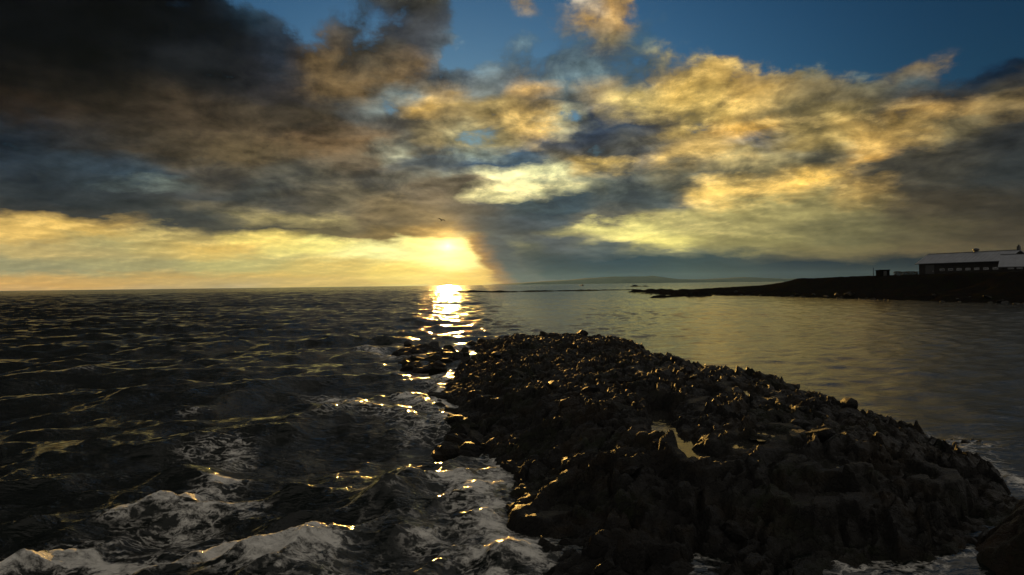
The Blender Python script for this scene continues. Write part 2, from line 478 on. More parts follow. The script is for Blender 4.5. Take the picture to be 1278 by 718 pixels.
def quad_mesh(name, V, q, smooth_shade=True):
    me = bpy.data.meshes.new(name)
    me.vertices.add(len(V))
    me.vertices.foreach_set('co', np.ascontiguousarray(V, np.float32).ravel())
    me.loops.add(q.size)
    me.loops.foreach_set('vertex_index', np.ascontiguousarray(q, np.int32).ravel())
    me.polygons.add(len(q))
    me.polygons.foreach_set('loop_start', np.arange(0, q.size, 4, dtype=np.int32))
    me.polygons.foreach_set('use_smooth', np.full(len(q), smooth_shade))
    me.update(calc_edges=True)
    me.validate()
    return me


def attr(me, name, vals):
    a = me.attributes.new(name, 'FLOAT', 'POINT')
    a.data.foreach_set('value', np.ascontiguousarray(vals, np.float32).ravel())


def put_obj(name, me, mat=None, parent=None, kind=None, label=None, cat=None, group=None, loc=None):
    o = bpy.data.objects.new(name, me)
    col.objects.link(o)
    if mat is not None and me is not None and not me.materials:
        me.materials.append(mat)
    if parent is not None:
        o.parent = parent
    if kind: o['kind'] = kind
    if label: o['label'] = label
    if cat: o['category'] = cat
    if group: o['group'] = group
    if loc is not None: o.location = loc
    return o


def bm_mesh(name, bm, smooth_shade=False):
    bmesh.ops.recalc_face_normals(bm, faces=bm.faces)
    me = bpy.data.meshes.new(name)
    bm.to_mesh(me); bm.free()
    for p in me.polygons:
        p.use_smooth = smooth_shade
    return me


def box(bm, x0, x1, y0, y1, z0, z1):
    v = [bm.verts.new(c) for c in ((x0, y0, z0), (x1, y0, z0), (x1, y1, z0), (x0, y1, z0),
                                   (x0, y0, z1), (x1, y0, z1), (x1, y1, z1), (x0, y1, z1))]
    for f in ((0, 3, 2, 1), (4, 5, 6, 7), (0, 1, 5, 4), (1, 2, 6, 5), (2, 3, 7, 6), (3, 0, 4, 7)):
        bm.faces.new([v[i] for i in f])


def box_mesh(name, *b):
    bm = bmesh.new(); box(bm, *b)
    return bm_mesh(name, bm)


def prism_mesh(name, outline, x0, x1):
    """outline in (y, z), extruded along x"""
    bm = bmesh.new()
    a = [bm.verts.new((x0, y, z)) for y, z in outline]
    b = [bm.verts.new((x1, y, z)) for y, z in outline]
    n = len(outline)
    bm.faces.new(a); bm.faces.new(b[::-1])
    for i in range(n):
        bm.faces.new((a[i], a[(i + 1) % n], b[(i + 1) % n], b[i]))
    return bm_mesh(name, bm)


def material(name):
    m = bpy.data.materials.new(name)
    m.use_nodes = True
    t = NT(m.node_tree)
    o = t.n('ShaderNodeOutputMaterial')
    b = t.n('ShaderNodeBsdfPrincipled')
    t.t.links.new(b.outputs[0], o.inputs['Surface'])
    return m, t, b, o


def bump(t, b, h, strength, dist, prev=None):
    nd = t.n('ShaderNodeBump')
    nd.inputs['Strength'].default_value = strength
    nd.inputs['Distance'].default_value = dist
    t.put(nd.inputs['Height'], h)
    if prev is not None:
        t.put(nd.inputs['Normal'], prev)
    return nd.outputs[0]


# ------------------------------------------------------------------ materials
def plain_mat(name, c, rough=0.6, var=0.25, scale=1.5, metal=0.0, spec=0.4):
    m, t, b, _ = material(name)
    pos = t.n('ShaderNodeTexCoord').outputs['Object']
    n = t.noise(pos, scale, 6, 0.6)
    f = t.ramp(n, 0.25, 0.75, 1 - var, 1 + var, False)
    t.put(b.inputs['Base Color'], t.scale(c, f))
    b.inputs['Roughness'].default_value = rough
    b.inputs['Metallic'].default_value = metal
    b.inputs['Specular IOR Level'].default_value = spec
    t.put(b.inputs['Normal'], bump(t, b, n, 0.3, 0.03))
    return m


def rock_mat(name, dark, weed, moss, wet=0.3, spec=0.22):
    m, t, b, _ = material(name)
    pos = t.n('ShaderNodeNewGeometry').outputs['Position']
    n1 = t.noise(pos, 0.45, 6, 0.6)
    n2 = t.noise(pos, 3.5, 8, 0.65)
    n3 = t.noise(pos, 17.0, 6, 0.7)
    n4 = t.noise(t.v('ADD', pos, (40, 11, 5)), 0.9, 6, 0.62)
    c = t.mix(t.ramp(n4, 0.46, 0.62), dark, weed)
    c = t.mix(t.m('MULTIPLY', t.ramp(n1, 0.50, 0.64), t.ramp(n2, 0.35, 0.6)), c, moss)
    c = t.scale(c, t.ramp(n2, 0.25, 0.78, 0.45, 1.6, False))
    t.put(b.inputs['Base Color'], c)
    t.put(b.inputs['Roughness'], t.ramp(n2, 0.3, 0.7, wet, wet + 0.30, False))
    b.inputs['Specular IOR Level'].default_value = spec
    v = t.n('ShaderNodeTexVoronoi', feature='DISTANCE_TO_EDGE')
    t.put(v.inputs['Vector'], t.v('ADD', pos, t.scale(t.noise(pos, 3.0, 4, 0.6, color=True), 0.35)))
    v.inputs['Scale'].default_value = 5.0
    crack = t.ramp(v.outputs['Distance'], 0.0, 0.10)
    rdg = t.m('ABSOLUTE', t.m('MULTIPLY_ADD', t.noise(pos, 7.0, 7, 0.68), 2.0, -1.0))
    h = t.m('MULTIPLY_ADD', n3, 0.35, t.m('MULTIPLY_ADD', rdg, -0.9, t.m('MULTIPLY', crack, 0.25)))
    t.put(b.inputs['Normal'], bump(t, b, h, 1.0, 0.10))
    return m


ROCK = rock_mat('wet_black_rock', (0.0055, 0.005, 0.0042), (0.012, 0.008, 0.0035), (0.008, 0.0105, 0.0035), 0.44)
ROCK_FAR = rock_mat('shore_rock', (0.012, 0.011, 0.010), (0.016, 0.012, 0.008), (0.012, 0.014, 0.007), 0.9, 0.0)
ROCK_BROWN = rock_mat('brown_weedy_rock', (0.014, 0.008, 0.004), (0.022, 0.011, 0.004), (0.010, 0.0095, 0.004), 0.45)
GRASS = plain_mat('dark_turf', (0.025, 0.030, 0.014), 0.9, 0.4, 0.4, 0, 0.1)
WALL = plain_mat('dark_render_wall', (0.014, 0.012, 0.011), 0.85, 0.2, 0.8)
ROOF = plain_mat('grey_sheet_roof', (0.17, 0.18, 0.20), 0.5, 0.2, 0.6)
SHADED = plain_mat('shade_darkened_boards', (0.008, 0.008, 0.008), 0.9, 0.2, 2, 0, 0.0)  # hut and post: shade of their unlit side put into the colour
TRIM = plain_mat('dark_trim', (0.03, 0.03, 0.03), 0.5, 0.1)
GLASS = plain_mat('window_glass', (0.02, 0.022, 0.025), 0.06, 0.1, 1.0, 0, 0.8)
FRAME = plain_mat('pale_frame', (0.25, 0.25, 0.24), 0.5, 0.1)
FEATHER = plain_mat('gull_feather', (0.10, 0.09, 0.08), 0.8, 0.15, 8)
HILL = plain_mat('hill_cover', (0.05, 0.06, 0.045), 0.95, 0.3, 0.002, 0, 0.05)
HULL = plain_mat('boat_hull', (0.04, 0.04, 0.045), 0.5, 0.1)

# sea water
SEA, t, b, o_ = material('sea_water')
pos = t.n('ShaderNodeNewGeometry').outputs['Position']
af = t.n('ShaderNodeAttribute', attribute_name='foam').outputs['Fac']
ar = t.n('ShaderNodeAttribute', attribute_name='rough').outputs['Fac']
aa = t.n('ShaderNodeAttribute', attribute_name='calm').outputs['Fac']
mp = t.n('ShaderNodeMapping')
mp.inputs['Rotation'].default_value = (0, 0, R(-28))
mp.inputs['Scale'].default_value = (0.55, 1.25, 1.0)
t.put(mp.inputs['Vector'], pos)
st = mp.outputs[0]
def ridged(x):
    return t.m('SUBTRACT', 1.0, t.m('ABSOLUTE', t.m('MULTIPLY_ADD', x, 2.0, -1.0)))


w1 = ridged(t.noise(st, 1.1, 3, 0.55, 0.6))
w2 = ridged(t.noise(st, 3.4, 3, 0.55, 0.5))
w3 = t.noise(st, 11.0, 4, 0.6, 0.3)
hgt = t.m('MULTIPLY_ADD', w3, 0.16, t.m('MULTIPLY_ADD', w2, 0.34, t.m('MULTIPLY', w1, 0.55)))
hgt = t.m('MULTIPLY', hgt, aa)
wn = bump(t, b, hgt, 1.0, 0.17)
fw1 = t.noise(t.v('ADD', st, t.scale(t.noise(pos, 1.1, 4, 0.55, color=True), 1.3)), 1.5, 10, 0.68)
fw2 = t.noise(t.v('ADD', st, t.scale(t.noise(pos, 2.5, 3, 0.5, color=True), 0.6)), 5.0, 8, 0.7)
lace = t.m('MULTIPLY_ADD', fw2, 0.45, t.m('MULTIPLY', fw1, 0.75))
thr = t.m('MULTIPLY_ADD', af, -0.43, 0.93)
fm = t.ramp(t.m('SUBTRACT', lace, thr), -0.06, 0.10)
vo = t.n('ShaderNodeTexVoronoi', feature='DISTANCE_TO_EDGE')
t.put(vo.inputs['Vector'], t.v('ADD', st, t.scale(t.noise(pos, 1.7, 5, 0.6, color=True), 0.9)))
vo.inputs['Scale'].default_value = 2.6
web = t.m('SUBTRACT', 1.0, t.ramp(vo.outputs['Distance'], 0.0, 0.13))
web = t.m('MULTIPLY', t.m('MULTIPLY', web, t.ramp(af, 0.12, 0.55, 0.0, 0.75)), t.ramp(fw2, 0.36, 0.58))
fm = t.m('MAXIMUM', t.m('MULTIPLY', fm, t.ramp(af, 0.02, 0.2)), web)
fm = t.m('MULTIPLY', fm, t.ramp(fw2, 0.30, 0.62, 0.50, 1.0))
b.inputs['Base Color'].default_value = (0.004, 0.006, 0.005, 1)
t.put(b.inputs['Roughness'], ar)
b.inputs['IOR'].default_value = 1.333
b.inputs['Specular IOR Level'].default_value = 0.5
t.put(b.inputs['Normal'], wn)
fb = t.n('ShaderNodeBsdfPrincipled')
fb.inputs['Base Color'].default_value = (0.80, 0.77, 0.71, 1)
fb.inputs['Roughness'].default_value = 0.7
fb.inputs['Specular IOR Level'].default_value = 0.25
t.put(fb.inputs['Normal'], bump(t, fb, lace, 1.0, 0.28))
ms = t.n('ShaderNodeMixShader')
t.put(ms.inputs[0], fm)
t.t.links.new(b.outputs[0], ms.inputs[1])
t.t.links.new(fb.outputs[0], ms.inputs[2])
t.t.links.new(ms.outputs[0], o_.inputs['Surface'])

POOL, t, b, _ = material('pool_water')
pos = t.n('ShaderNodeNewGeometry').outputs['Position']
n = t.noise(pos, 3.0, 4, 0.5)
b.inputs['Base Color'].default_value = (0.02, 0.02, 0.018, 1)
b.inputs['Roughness'].default_value = 0.05
b.inputs['IOR'].default_value = 1.333
t.put(b.inputs['Normal'], bump(t, b, n, 0.4, 0.03))

# ------------------------------------------------------------------ rock outcrop (outline read off its waterline)
RIDGE_PX = [(596, 424, .25), (640, 418, .8), (720, 414, 1.3), (790, 425, 1.4), (850, 446, 1.25), (900, 460, 1.25),
            (960, 467, 1.35), (1010, 481, 1.25), (1080, 505, 1.1), (1150, 529, .9), (1198, 545, .55)]
RIDGE = [(*gpt(x, y, z), z) for x, y, z in RIDGE_PX]
LEFT = [gpt(*p) for p in ((590, 432), (600, 444), (566, 470), (553, 492), (572, 518), (600, 542), (616, 575), (627, 618),
                          (638, 655), (662, 690), (684, 706))]
NEAR = [gpt(*p) for p in ((700, 750), (790, 775), (838, 732), (862, 704), (886, 694), (902, 738), (960, 800), (1030, 775), (1052, 716),
                          (1120, 700), (1190, 700), (1236, 682))]
RIGHT = [gpt(*p) for p in ((1330, 655), (1272, 622), (1238, 594), (1205, 570), (1186, 560), (1214, 551))]
BACK = [(x + 0.9 + z * 0.8, y + 0.8 + z * 0.7) for x, y, z in RIDGE[::-1][1:]]
OUT = LEFT + NEAR + RIGHT + BACK
# the height of the body: spread from points of known height
HP = [(x, y, z) for x, y, z in RIDGE]
for px, py, z in ((640, 450, .75), (600, 470, .55), (680, 440, 1.0), (740, 450, 1.2), (620, 500, .6), (700, 490, .95),
                  (780, 480, 1.15), (860, 490, 1.1), (650, 560, .55), (720, 540, .85), (800, 530, .9), (900, 520, 1.15),
                  (980, 520, 1.2), (680, 620, .5), (760, 600, .7), (860, 590, .75), (960, 580, 1.15), (1060, 560, 1.1),
                  (1140, 570, .9), (720, 670, .45), (800, 660, .55), (900, 650, .6), (1000, 640, .7), (1100, 620, .7),
                  (1190, 610, .6), (860, 680, .38), (1000, 680, .42), (1120, 665, .4), (1210, 640, .38), (760, 710, .38), (960, 720, .45), (960, 770, .35), (790, 750, .35)):
    HP.append((*gpt(px, py, z), z))
HP = np.array(HP)
STR = R(52)                               # run of the rock beds
cs, sn = math.cos(STR), math.sin(STR)
POOLS = [  # level, half width, line in photograph pixels
    (0.55, 0.18, ((823, 514), (824, 530), (832, 544), (850, 552), (868, 566), (878, 572))),
    (0.60, 0.13, ((806, 462), (818, 468), (830, 464))), (0.95, 0.10, ((926, 487), (936, 490), (946, 497))),
    (0.80, 0.09, ((890, 505), (898, 512))), (0.80, 0.12, ((946, 541), (956, 544), (966, 542))),
    (0.70, 0.13, ((922, 556), (936, 554))), (0.55, 0.10, ((690, 642), (706, 635), (732, 640))),
    (0.75, 0.08, ((1028, 578), (1036, 581))), (0.75, 0.08, ((1142, 599), (1154, 600))),
    (0.55, 0.10, ((612, 493), (628, 500))), (0.5, 0.12, ((980, 620), (1002, 624))),
    (0.5, 0.09, ((1034, 633), (1050, 630)))]


def base_height(X, Y):
    num = np.zeros(X.shape); den = np.full(X.shape, 1e-9)
    for hx, hy, hz in HP:
        wq = np.exp(-((X - hx) ** 2 + (Y - hy) ** 2) / (2 * (0.10 * hy + 0.4) ** 2))
        num += wq * hz; den += wq
    return num / den


PLINES = []
for lv, hw, ln in POOLS:
    for _ in range(4):              # let each pool lie just below the rock around it
        pts = np.array([gpt(x, y, lv) for x, y in ln])
        s_ = signed_dist(pts[:, 0], pts[:, 1], OUT)
        hb = base_height(pts[:, 0], pts[:, 1]) * (0.20 + 0.80 * smooth(0.1, 2.9, s_)) + .03
        lv = float(hb.min()) - 0.10
    PLINES.append((lv, hw, [tuple(p_) for p_ in pts]))


def outcrop_height(X, Y):
    sd = signed_dist(X, Y, OUT)
    sd = sd + (fbm(X * 0.9, Y * 0.9, 3, 4) - 0.5) * 1.1
    H = base_height(X, Y)
    H = np.where(sd > 0, H * (0.20 * smooth(0, 0.25, sd) + 0.80 * smooth(0.1, 2.9, sd)) + 0.03, 0.35 * sd)
    U, Vv = X * cs + Y * sn, -X * sn + Y * cs
    wu = (fbm(X * 0.7, Y * 0.7, 21, 3) - 0.5) * 1.6
    h1, t1, e1 = blocks(U / 2.4 + wu, Vv / 1.0 + wu, 30)
    h2, t2, e2 = blocks(U / 0.85 - wu * .5, Vv / 0.36 + wu, 40)
    h3, t3, e3 = blocks(U / 0.36 + wu, Vv / 0.17 + wu, 50)
    h4, t4, e4 = blocks(U / 0.17, Vv / 0.12, 55)
    amp = smooth(-1.2, 0.8, sd)
    # tilted beds with broken steps
    bed = Vv / 0.62 + 2.2 * wu + 1.5 * h1
    saw = bed - np.floor(bed)
    saw = np.where(saw < 0.86, saw / 0.86, (1 - saw) / 0.14)
    H = H + amp * (0.17 * (saw - 0.5) * (0.4 + 1.2 * h1))
    H = H + amp * (0.22 * (h1 - 0.55) + 0.26 * t1 - 0.22 * (1 - smooth(0, 0.09, e1)))
    H = H + amp * (0.11 * (h2 - 0.5) + 0.19 * t2 - 0.07 * (1 - smooth(0, 0.10, e2)))
    H = H + amp * (0.06 * (h3 - 0.5) + 0.14 * t3 - 0.025 * (1 - smooth(0, 0.12, e3)))
    H = H + amp * (0.025 * (h4 - 0.5) + 0.05 * t4)
    for lv, hw, ln in PLINES:
        d = line_dist(X, Y, ln) + (fbm(X * 2.6, Y * 2.6, 71, 4, .65) - 0.5) * 0.5
        ring = 1 - smooth(hw + 0.55, hw + 0.85, d)
        H = H + ring * np.maximum(lv + 0.03 + 0.16 * h2 - H, 0)
        k = 1 - smooth(hw * 0.75, hw + 0.30, d)
        H = H * (1 - k) + (lv - 0.14) * k
    return H, sd


GX = np.arange(-4.5, 15.5, 0.055)
GY = np.concatenate([np.arange(7.6, 22, 0.054), np.arange(22, 57, 0.09)])
X, Y = np.meshgrid(GX, GY)
H, SDO = outcrop_height(X, Y)
P = np.stack([X, Y, np.maximum(H, -1.2)], -1)
keep = H > -0.75
idx = np.arange(X.size).reshape(X.shape)
q = np.stack([idx[:-1, :-1], idx[:-1, 1:], idx[1:, 1:], idx[1:, :-1]], -1)
ok = keep[:-1, :-1] | keep[:-1, 1:] | keep[1:, 1:] | keep[1:, :-1]
q = q[ok]
used = np.unique(q)
remap = np.full(X.size, -1); remap[used] = np.arange(len(used))
me = quad_mesh('outcrop_body', P.reshape(-1, 3)[used], remap[q], True)
outcrop = put_obj('rock_outcrop', None, None, None, None,
                  'long low wet black rock outcrop with weed and tide pools reaching into the sea', 'rock')
bo = put_obj('rock_body', me, ROCK, outcrop)


def height_at(x, y):
    h, s = outcrop_height(np.array([[x]]), np.array([[y]]))
    return float(h[0, 0]), float(s[0, 0])


# loose boulders: a few shared shapes
def boulder_mesh(name, seed, sub=2):
    bm = bmesh.new()
    bmesh.ops.create_icosphere(bm, subdivisions=sub, radius=1.0)
    r = np.random.default_rng(seed)
    cuts = r.normal(size=(9, 3)); cuts /= np.linalg.norm(cuts, axis=1)[:, None]
    lim = r.uniform(0.42, 0.85, 9)
    for v in bm.verts:
        c = np.array(v.co)
        for n_, l_ in zip(cuts, lim):
            d = c @ n_
            if d > l_:
                c = c - n_ * (d - l_)
        c *= 1 + 0.05 * (r.random() - 0.5)
        v.co = Vector((c[0] * 1.15, c[1] * 0.9, c[2] * 0.72))
    return bm_mesh(name, bm, False)


BOULD = [boulder_mesh('boulder', 100 + i) for i in range(7)]
nb = 0


def boulder(x, y, z, s, parent, mat=ROCK, name='boulder', **kw):
    global nb
    me = BOULD[nb % 7]
    if mat is not ROCK:
        me = me.copy(); me.materials.clear(); me.materials.append(mat)
    elif not me.materials:
        me.materials.append(ROCK)
    o = put_obj(name, me, None, parent, **kw)
    o.location = (x, y, z)
    o.rotation_euler = (random.uniform(-.4, .4), random.uniform(-.4, .4), random.uniform(0, 6.28))
    o.scale = (s * random.uniform(.85, 1.25), s * random.uniform(.8, 1.1), s * random.uniform(.75, 1.15))
    nb += 1
    return o


# lumps along the crest
for (x0, y0, z0), (x1, y1, z1) in zip(RIDGE[:-1], RIDGE[1:]):
    n = max(3, int(math.hypot(x1 - x0, y1 - y0) / 0.75))
    for i in range(n):
        f = (i + random.random() * .8) / n
        x, y = x0 + (x1 - x0) * f + random.uniform(-.3, .5), y0 + (y1 - y0) * f + random.uniform(-.2, .6)
        h, s = height_at(x, y)
        boulder(x, y, max(h, 0) - 0.10, random.uniform(.16, .36), outcrop)
# broken rocks in the surf on the seaward side
for px, py, n, sp in ((505, 442, 9, 12), (525, 438, 10, 16), (550, 442, 10, 18), (570, 450, 8, 14), (530, 455, 8, 18),
                      (510, 460, 6, 12), (545, 500, 5, 10), (560, 515, 7, 12), (575, 530, 6, 12), (585, 550, 8, 14),
                      (570, 568, 6, 14), (600, 562, 7, 10), (600, 432, 6, 10), (590, 470, 4, 10)):
    for i in range(int(n * 1.35)):
        x, y = gpt(px + random.gauss(0, sp * .7), py + random.gauss(0, sp * .25))
        boulder(x, y, random.uniform(-.10, .08), random.uniform(.18, .34) + .006 * y, outcrop)
# stones lying on the body
k = 0
while k < 85:
    x, y = random.uniform(-1, 13), 9.5 + 38 * random.random() ** 1.6
    h, s = height_at(x, y)
    if s > 0.4 and h > 0.15 and all(line_dist(np.array([x]), np.array([y]), ln)[0] > 0.9 for _, _, ln in PLINES):
        boulder(x, y, h - 0.03, random.uniform(.12, .34) * (0.7 + y / 40), outcrop)
        k += 1

# tide pools: flat sheets of water lying in the hollows
POOL_LABEL = ['long bent tide pool in the deep cleft across the rock outcrop', 'tide pool below the crest of the outcrop beside the cleft',
              'thin slanting tide pool high on the outcrop', 'short narrow tide pool between the cleft and the crest',
              'bright oval tide pool in the middle of the outcrop', 'small tide pool in brown weed next to the bright oval pool',
              'wide tide pool on the seaward flank of the outcrop', 'tiny tide pool on the dark landward part of the outcrop',
              'tiny sliver of tide pool near the landward tip of the outcrop', 'small tide pool at the seaward end of the outcrop',
              'dim tide pool among weed in the near half of the outcrop', 'short dim tide pool beside the weedy near pool']
for (lv, hw, ln), lb in zip(PLINES, POOL_LABEL):
    L = np.array(ln)
    x0, x1, y0, y1 = L[:, 0].min() - hw - .5, L[:, 0].max() + hw + .5, L[:, 1].min() - hw - .5, L[:, 1].max() + hw + .5
    gx, gy = np.meshgrid(np.arange(x0, x1, .12), np.arange(y0, y1, .12))
    sel = line_dist(gx, gy, ln) < hw + 0.5
    ii = np.arange(gx.size).reshape(gx.shape)
    qq = np.stack([ii[:-1, :-1], ii[:-1, 1:], ii[1:, 1:], ii[1:, :-1]], -1)[sel[:-1, :-1] & sel[1:, 1:] & sel[:-1, 1:] & sel[1:, :-1]]
    us = np.unique(qq); rm = np.full(gx.size, -1); rm[us] = np.arange(len(us))
    pm = quad_mesh('tide_pool', np.stack([gx, gy, np.full(gx.shape, lv)], -1).reshape(-1, 3)[us], rm[qq])
    put_obj('tide_pool', pm, POOL, None, 'structure', lb)

# brown rock at the photographer's feet, lower right
nr = put_obj('shore_boulder', None, None, None, None, 'brown weedy boulder across the foam channel from the long outcrop', 'rock')
gx, gy = np.meshgrid(np.arange(-2.6, 2.6, .05), np.arange(-2.2, 2.2, .05))
rr = np.hypot(gx / 2.3, gy / 1.9) + (fbm(gx * 1.1, gy * 1.1, 81, 4) - .5) * .5
hz = 1.35 * (1 - smooth(0.1, 1.0, rr)) - 0.4
h2, t2, e2 = blocks(gx / .8, gy / .5, 83)
hz = hz + (0.25 * (h2 - .5) + .3 * t2 - .08 * (1 - smooth(0, .2, e2))) * (1 - smooth(.8, 1.1, rr)) + .12 * (fbm(gx * 4, gy * 4, 85, 4) - .5)
c = gpt(1285, 700)
put_obj('rock_body', grid_mesh('shore_boulder', np.stack([gx, gy, hz], -1)), ROCK_BROWN, nr)
nr.location = (c[0] + .7, c[1] - .1, 0)

# ------------------------------------------------------------------ sea
ang_d = np.radians(np.arange(-43, 43.001, 0.125))
ang_c = np.radians(np.concatenate([np.arange(-180, -43, 3.0), ]))
ang_r = np.radians(np.arange(46, 179, 3.0))
TH = np.concatenate([ang_c, ang_d, ang_r])
rad = [0.6, 2.0, 4.0, 6.0, 7.5, 8.5]
r = 9.0
while r < 22500:
    rad.append(r)
    s_ = min(r * r / 2200, 0.0055 * r) if r < 900 else (0.0055 + 0.03 * min(1, (r - 900) / 3000)) * r
    r += s_
RR = np.array(rad)
TT, RA = np.meshgrid(TH, RR)
SX, SY = RA * np.sin(TT), RA * np.cos(TT)
SPC = np.gradient(RR)[:, None] * np.ones_like(TT)
SPC = np.maximum(SPC, RA * R(0.125))
near = RR < 90
sdn = np.full(SX.shape, -60.0)
sub = (np.abs(TT) < R(50)) & (RA < 75)
sdn[sub] = signed_dist(SX[sub], SY[sub], OUT)
# open sea to the left of the outcrop, sheltered bay to the right of it
bay = smooth(-4, 7, SX + 0.045 * SY - 1.0)
AMP = np.ones_like(SX)
gust = 0.55 + 0.9 * fbm(SX * 0.045, SY * 0.045, 91, 3)
AMP = AMP * gust * (1 - 0.55 * smooth(-1.4, 0.2, sdn))
CHOP = 1 + 1.7 * (1 - smooth(9, 26, RA))        # short chop steepened near the camera to catch more highlights
Z = np.zeros_like(SX); OX = np.zeros_like(SX); OY = np.zeros_like(SX); LOST = np.zeros_like(SX)
lam = np.concatenate([np.geomspace(0.28, 13.0, 62), np.geomspace(0.9, 3.6, 34)])
wr = np.random.default_rng(23)
for L_ in lam:
    th = R(-58) + wr.normal() * R(33)
    kx, ky = math.cos(th) * 2 * math.pi / L_, math.sin(th) * 2 * math.pi / L_
    kk = 2 * math.pi / L_
    ka = 0.034 if L_ < 2.0 else 0.040 if L_ < 5 else 0.046 * (5 / L_) ** 0.25
    a_ = ka / kk
    fil = smooth(1.8, 3.4, L_ / SPC)
    LOST += (ka * AMP * (1 - fil) * (1 - 0.80 * bay)) ** 2 * 0.5
    ph = kx * SX + ky * SY + wr.uniform(0, 6.28) + 0.8 * math.sin(L_ * 7)
    A = a_ * AMP * fil * (CHOP if L_ < 2.2 else 0.6 + 0.4 * CHOP if L_ < 5 else 1.0) * (1 - (0.70 if L_ < 1.4 else 0.64 if L_ < 5 else 0.95) * bay)
    c_, s_ = np.cos(ph), np.sin(ph)
    Z += A * c_
    OX -= A * 0.9 * s_ * (kx / kk)
    OY -= A * 0.9 * s_ * (ky / kk)
# swell bending round the seaward flank of the rock
flank = np.exp(-((sdn + 1.8) / 1.6) ** 2) * (SX < 2.5) * (1 - smooth(30, 42, SY))
Z += 0.07 * flank * np.maximum(np.cos(-sdn * 2 * math.pi / 1.7 + 1.2 * fbm(SX * .5, SY * .5, 95, 3) * 6), -0.4)
# breaking crests and foam
foam = 1.0 * np.exp(-((sdn + 0.3) / 0.55) ** 2) * smooth(0.30, 0.52, fbm(SX * 0.55, SY * 0.55, 97, 3))
left_side = (SX < 1.5 + 0.03 * SY)
foam *= np.where(left_side, 1.0, 0.62)
foam = np.maximum(foam, 0.72 * np.exp(-((sdn + 0.9) / 0.7) ** 2) * (left_side & (SY < 34)) * smooth(0.34, 0.62, fbm(SX * 0.4, SY * 0.4, 98, 3)))
zone = np.exp(-((SX + 1.0 + 0.0 * SY) / 3.6) ** 2) * (1 - smooth(20, 36, SY)) * (sdn < 0.3)
foam = np.maximum(foam, 0.62 * zone * smooth(0.40, 0.62, fbm(SX * 0.35, SY * 0.35, 107, 4)))
zone = np.exp(-((SX + 5.5) / 3.0) ** 2) * (1 - smooth(12, 17, SY))
foam = np.maximum(foam, 0.60 * zone * smooth(0.42, 0.62, fbm(SX * 0.45, SY * 0.45, 109, 4)))
SURF = [  # strength, half width (m), crest height, line in photograph pixels
    (1.0, 0.75, .22, ((20, 708), (90, 690), (160, 700), (260, 686), (330, 700), (400, 700))),
    (0.95, 0.55, .20, ((150, 640), (210, 632), (262, 612), (290, 598))),
    (0.8, 0.45, .12, ((225, 655), (240, 640), (300, 630))),
    (0.7, 0.6, .10, ((255, 560), (285, 552), (300, 575))),
    (0.85, 0.7, .22, ((405, 490), (428, 494), (434, 505))),
    (0.7, 0.8, .16, ((400, 520), (450, 510), (500, 520), (540, 540))),
    (0.8, 0.6, .15, ((495, 500), (530, 512), (560, 535))),
    (0.9, 0.6, .12, ((620, 560), (622, 600), (600, 620))),
    (0.95, 0.7, .15, ((560, 600), (600, 640), (620, 680), (655, 690))),
    (0.75, 0.6, .12, ((540, 680), (600, 700), (660, 706))),
    (0.8, 1.0, .12, ((455, 436), (480, 440), (500, 446))), (0.8, 1.0, .1, ((560, 436), (585, 428))),
    (0.75, 0.45, .06, ((1200, 556), (1230, 580), (1278, 604), (1300, 615))),
    (0.7, 0.35, .04, ((1056, 706), (1085, 700), (1110, 712))), (0.65, 0.4, .04, ((1130, 696), (1180, 700), (1210, 690))),
    (0.7, 0.3, .04, ((830, 716), (862, 700), (880, 690))), (0.5, .5, .05, ((60, 470), (110, 466))),
    (0.45, .4, .05, ((230, 515), (262, 510))), (0.4, .5, .05, ((480, 460), (520, 470), (540, 480)))]
for st_, hw, ht, ln in SURF:
    pts = [gpt(x, y) for x, y in ln]
    bx = np.array(pts)
    sel = (SX > bx[:, 0].min() - 5) & (SX < bx[:, 0].max() + 5) & (SY > bx[:, 1].min() - 5) & (SY < bx[:, 1].max() + 5)
    d = line_dist(SX[sel], SY[sel], pts)
    d = d * (0.6 + 0.9 * fbm(SX[sel] * 1.2, SY[sel] * 1.2, 99, 3))
    foam[sel] = np.maximum(foam[sel], st_ * np.exp(-(d / hw) ** 2))
    Z[sel] += 0.55 * ht * np.exp(-(d / (hw * .55)) ** 2) * (0.5 + fbm(SX[sel] * 2.5, SY[sel] * 2.5, 101, 3))
# whitecaps where the surface is pinched
J = Z / np.maximum(AMP, .05)
foam = np.maximum(foam, 0.46 * smooth(0.30, 0.48, J) * (RA < 60) * (1 - bay) * smooth(.45, .7, fbm(SX * .12, SY * .12, 103, 3)))
# rough small chop inside foam
fz = (RA < 40)
Z[fz] += foam[fz] * 0.20 * (fbm(SX[fz] * 2.6, SY[fz] * 3.4, 105, 5, .6) - .45)
# level off in the small stretch behind the photographer
rough = np.clip(0.06 + 0.02 * (1 - smooth(12, 30, RA)) + np.sqrt(LOST) * 0.60, 0.06, 0.22)
P = np.stack([SX + OX, SY + OY, Z], -1)
me = grid_mesh('sea', P, close=True)
attr(me, 'foam', np.clip(foam, 0, 1))
attr(me, 'rough', rough)
attr(me, 'calm', np.clip((1.0 - 0.76 * bay) * (0.6 + 0.8 * (gust - .55)), .12, 1.1) * np.where(RA < 9, .5, 1))
put_obj('sea', me, SEA, None, 'structure')

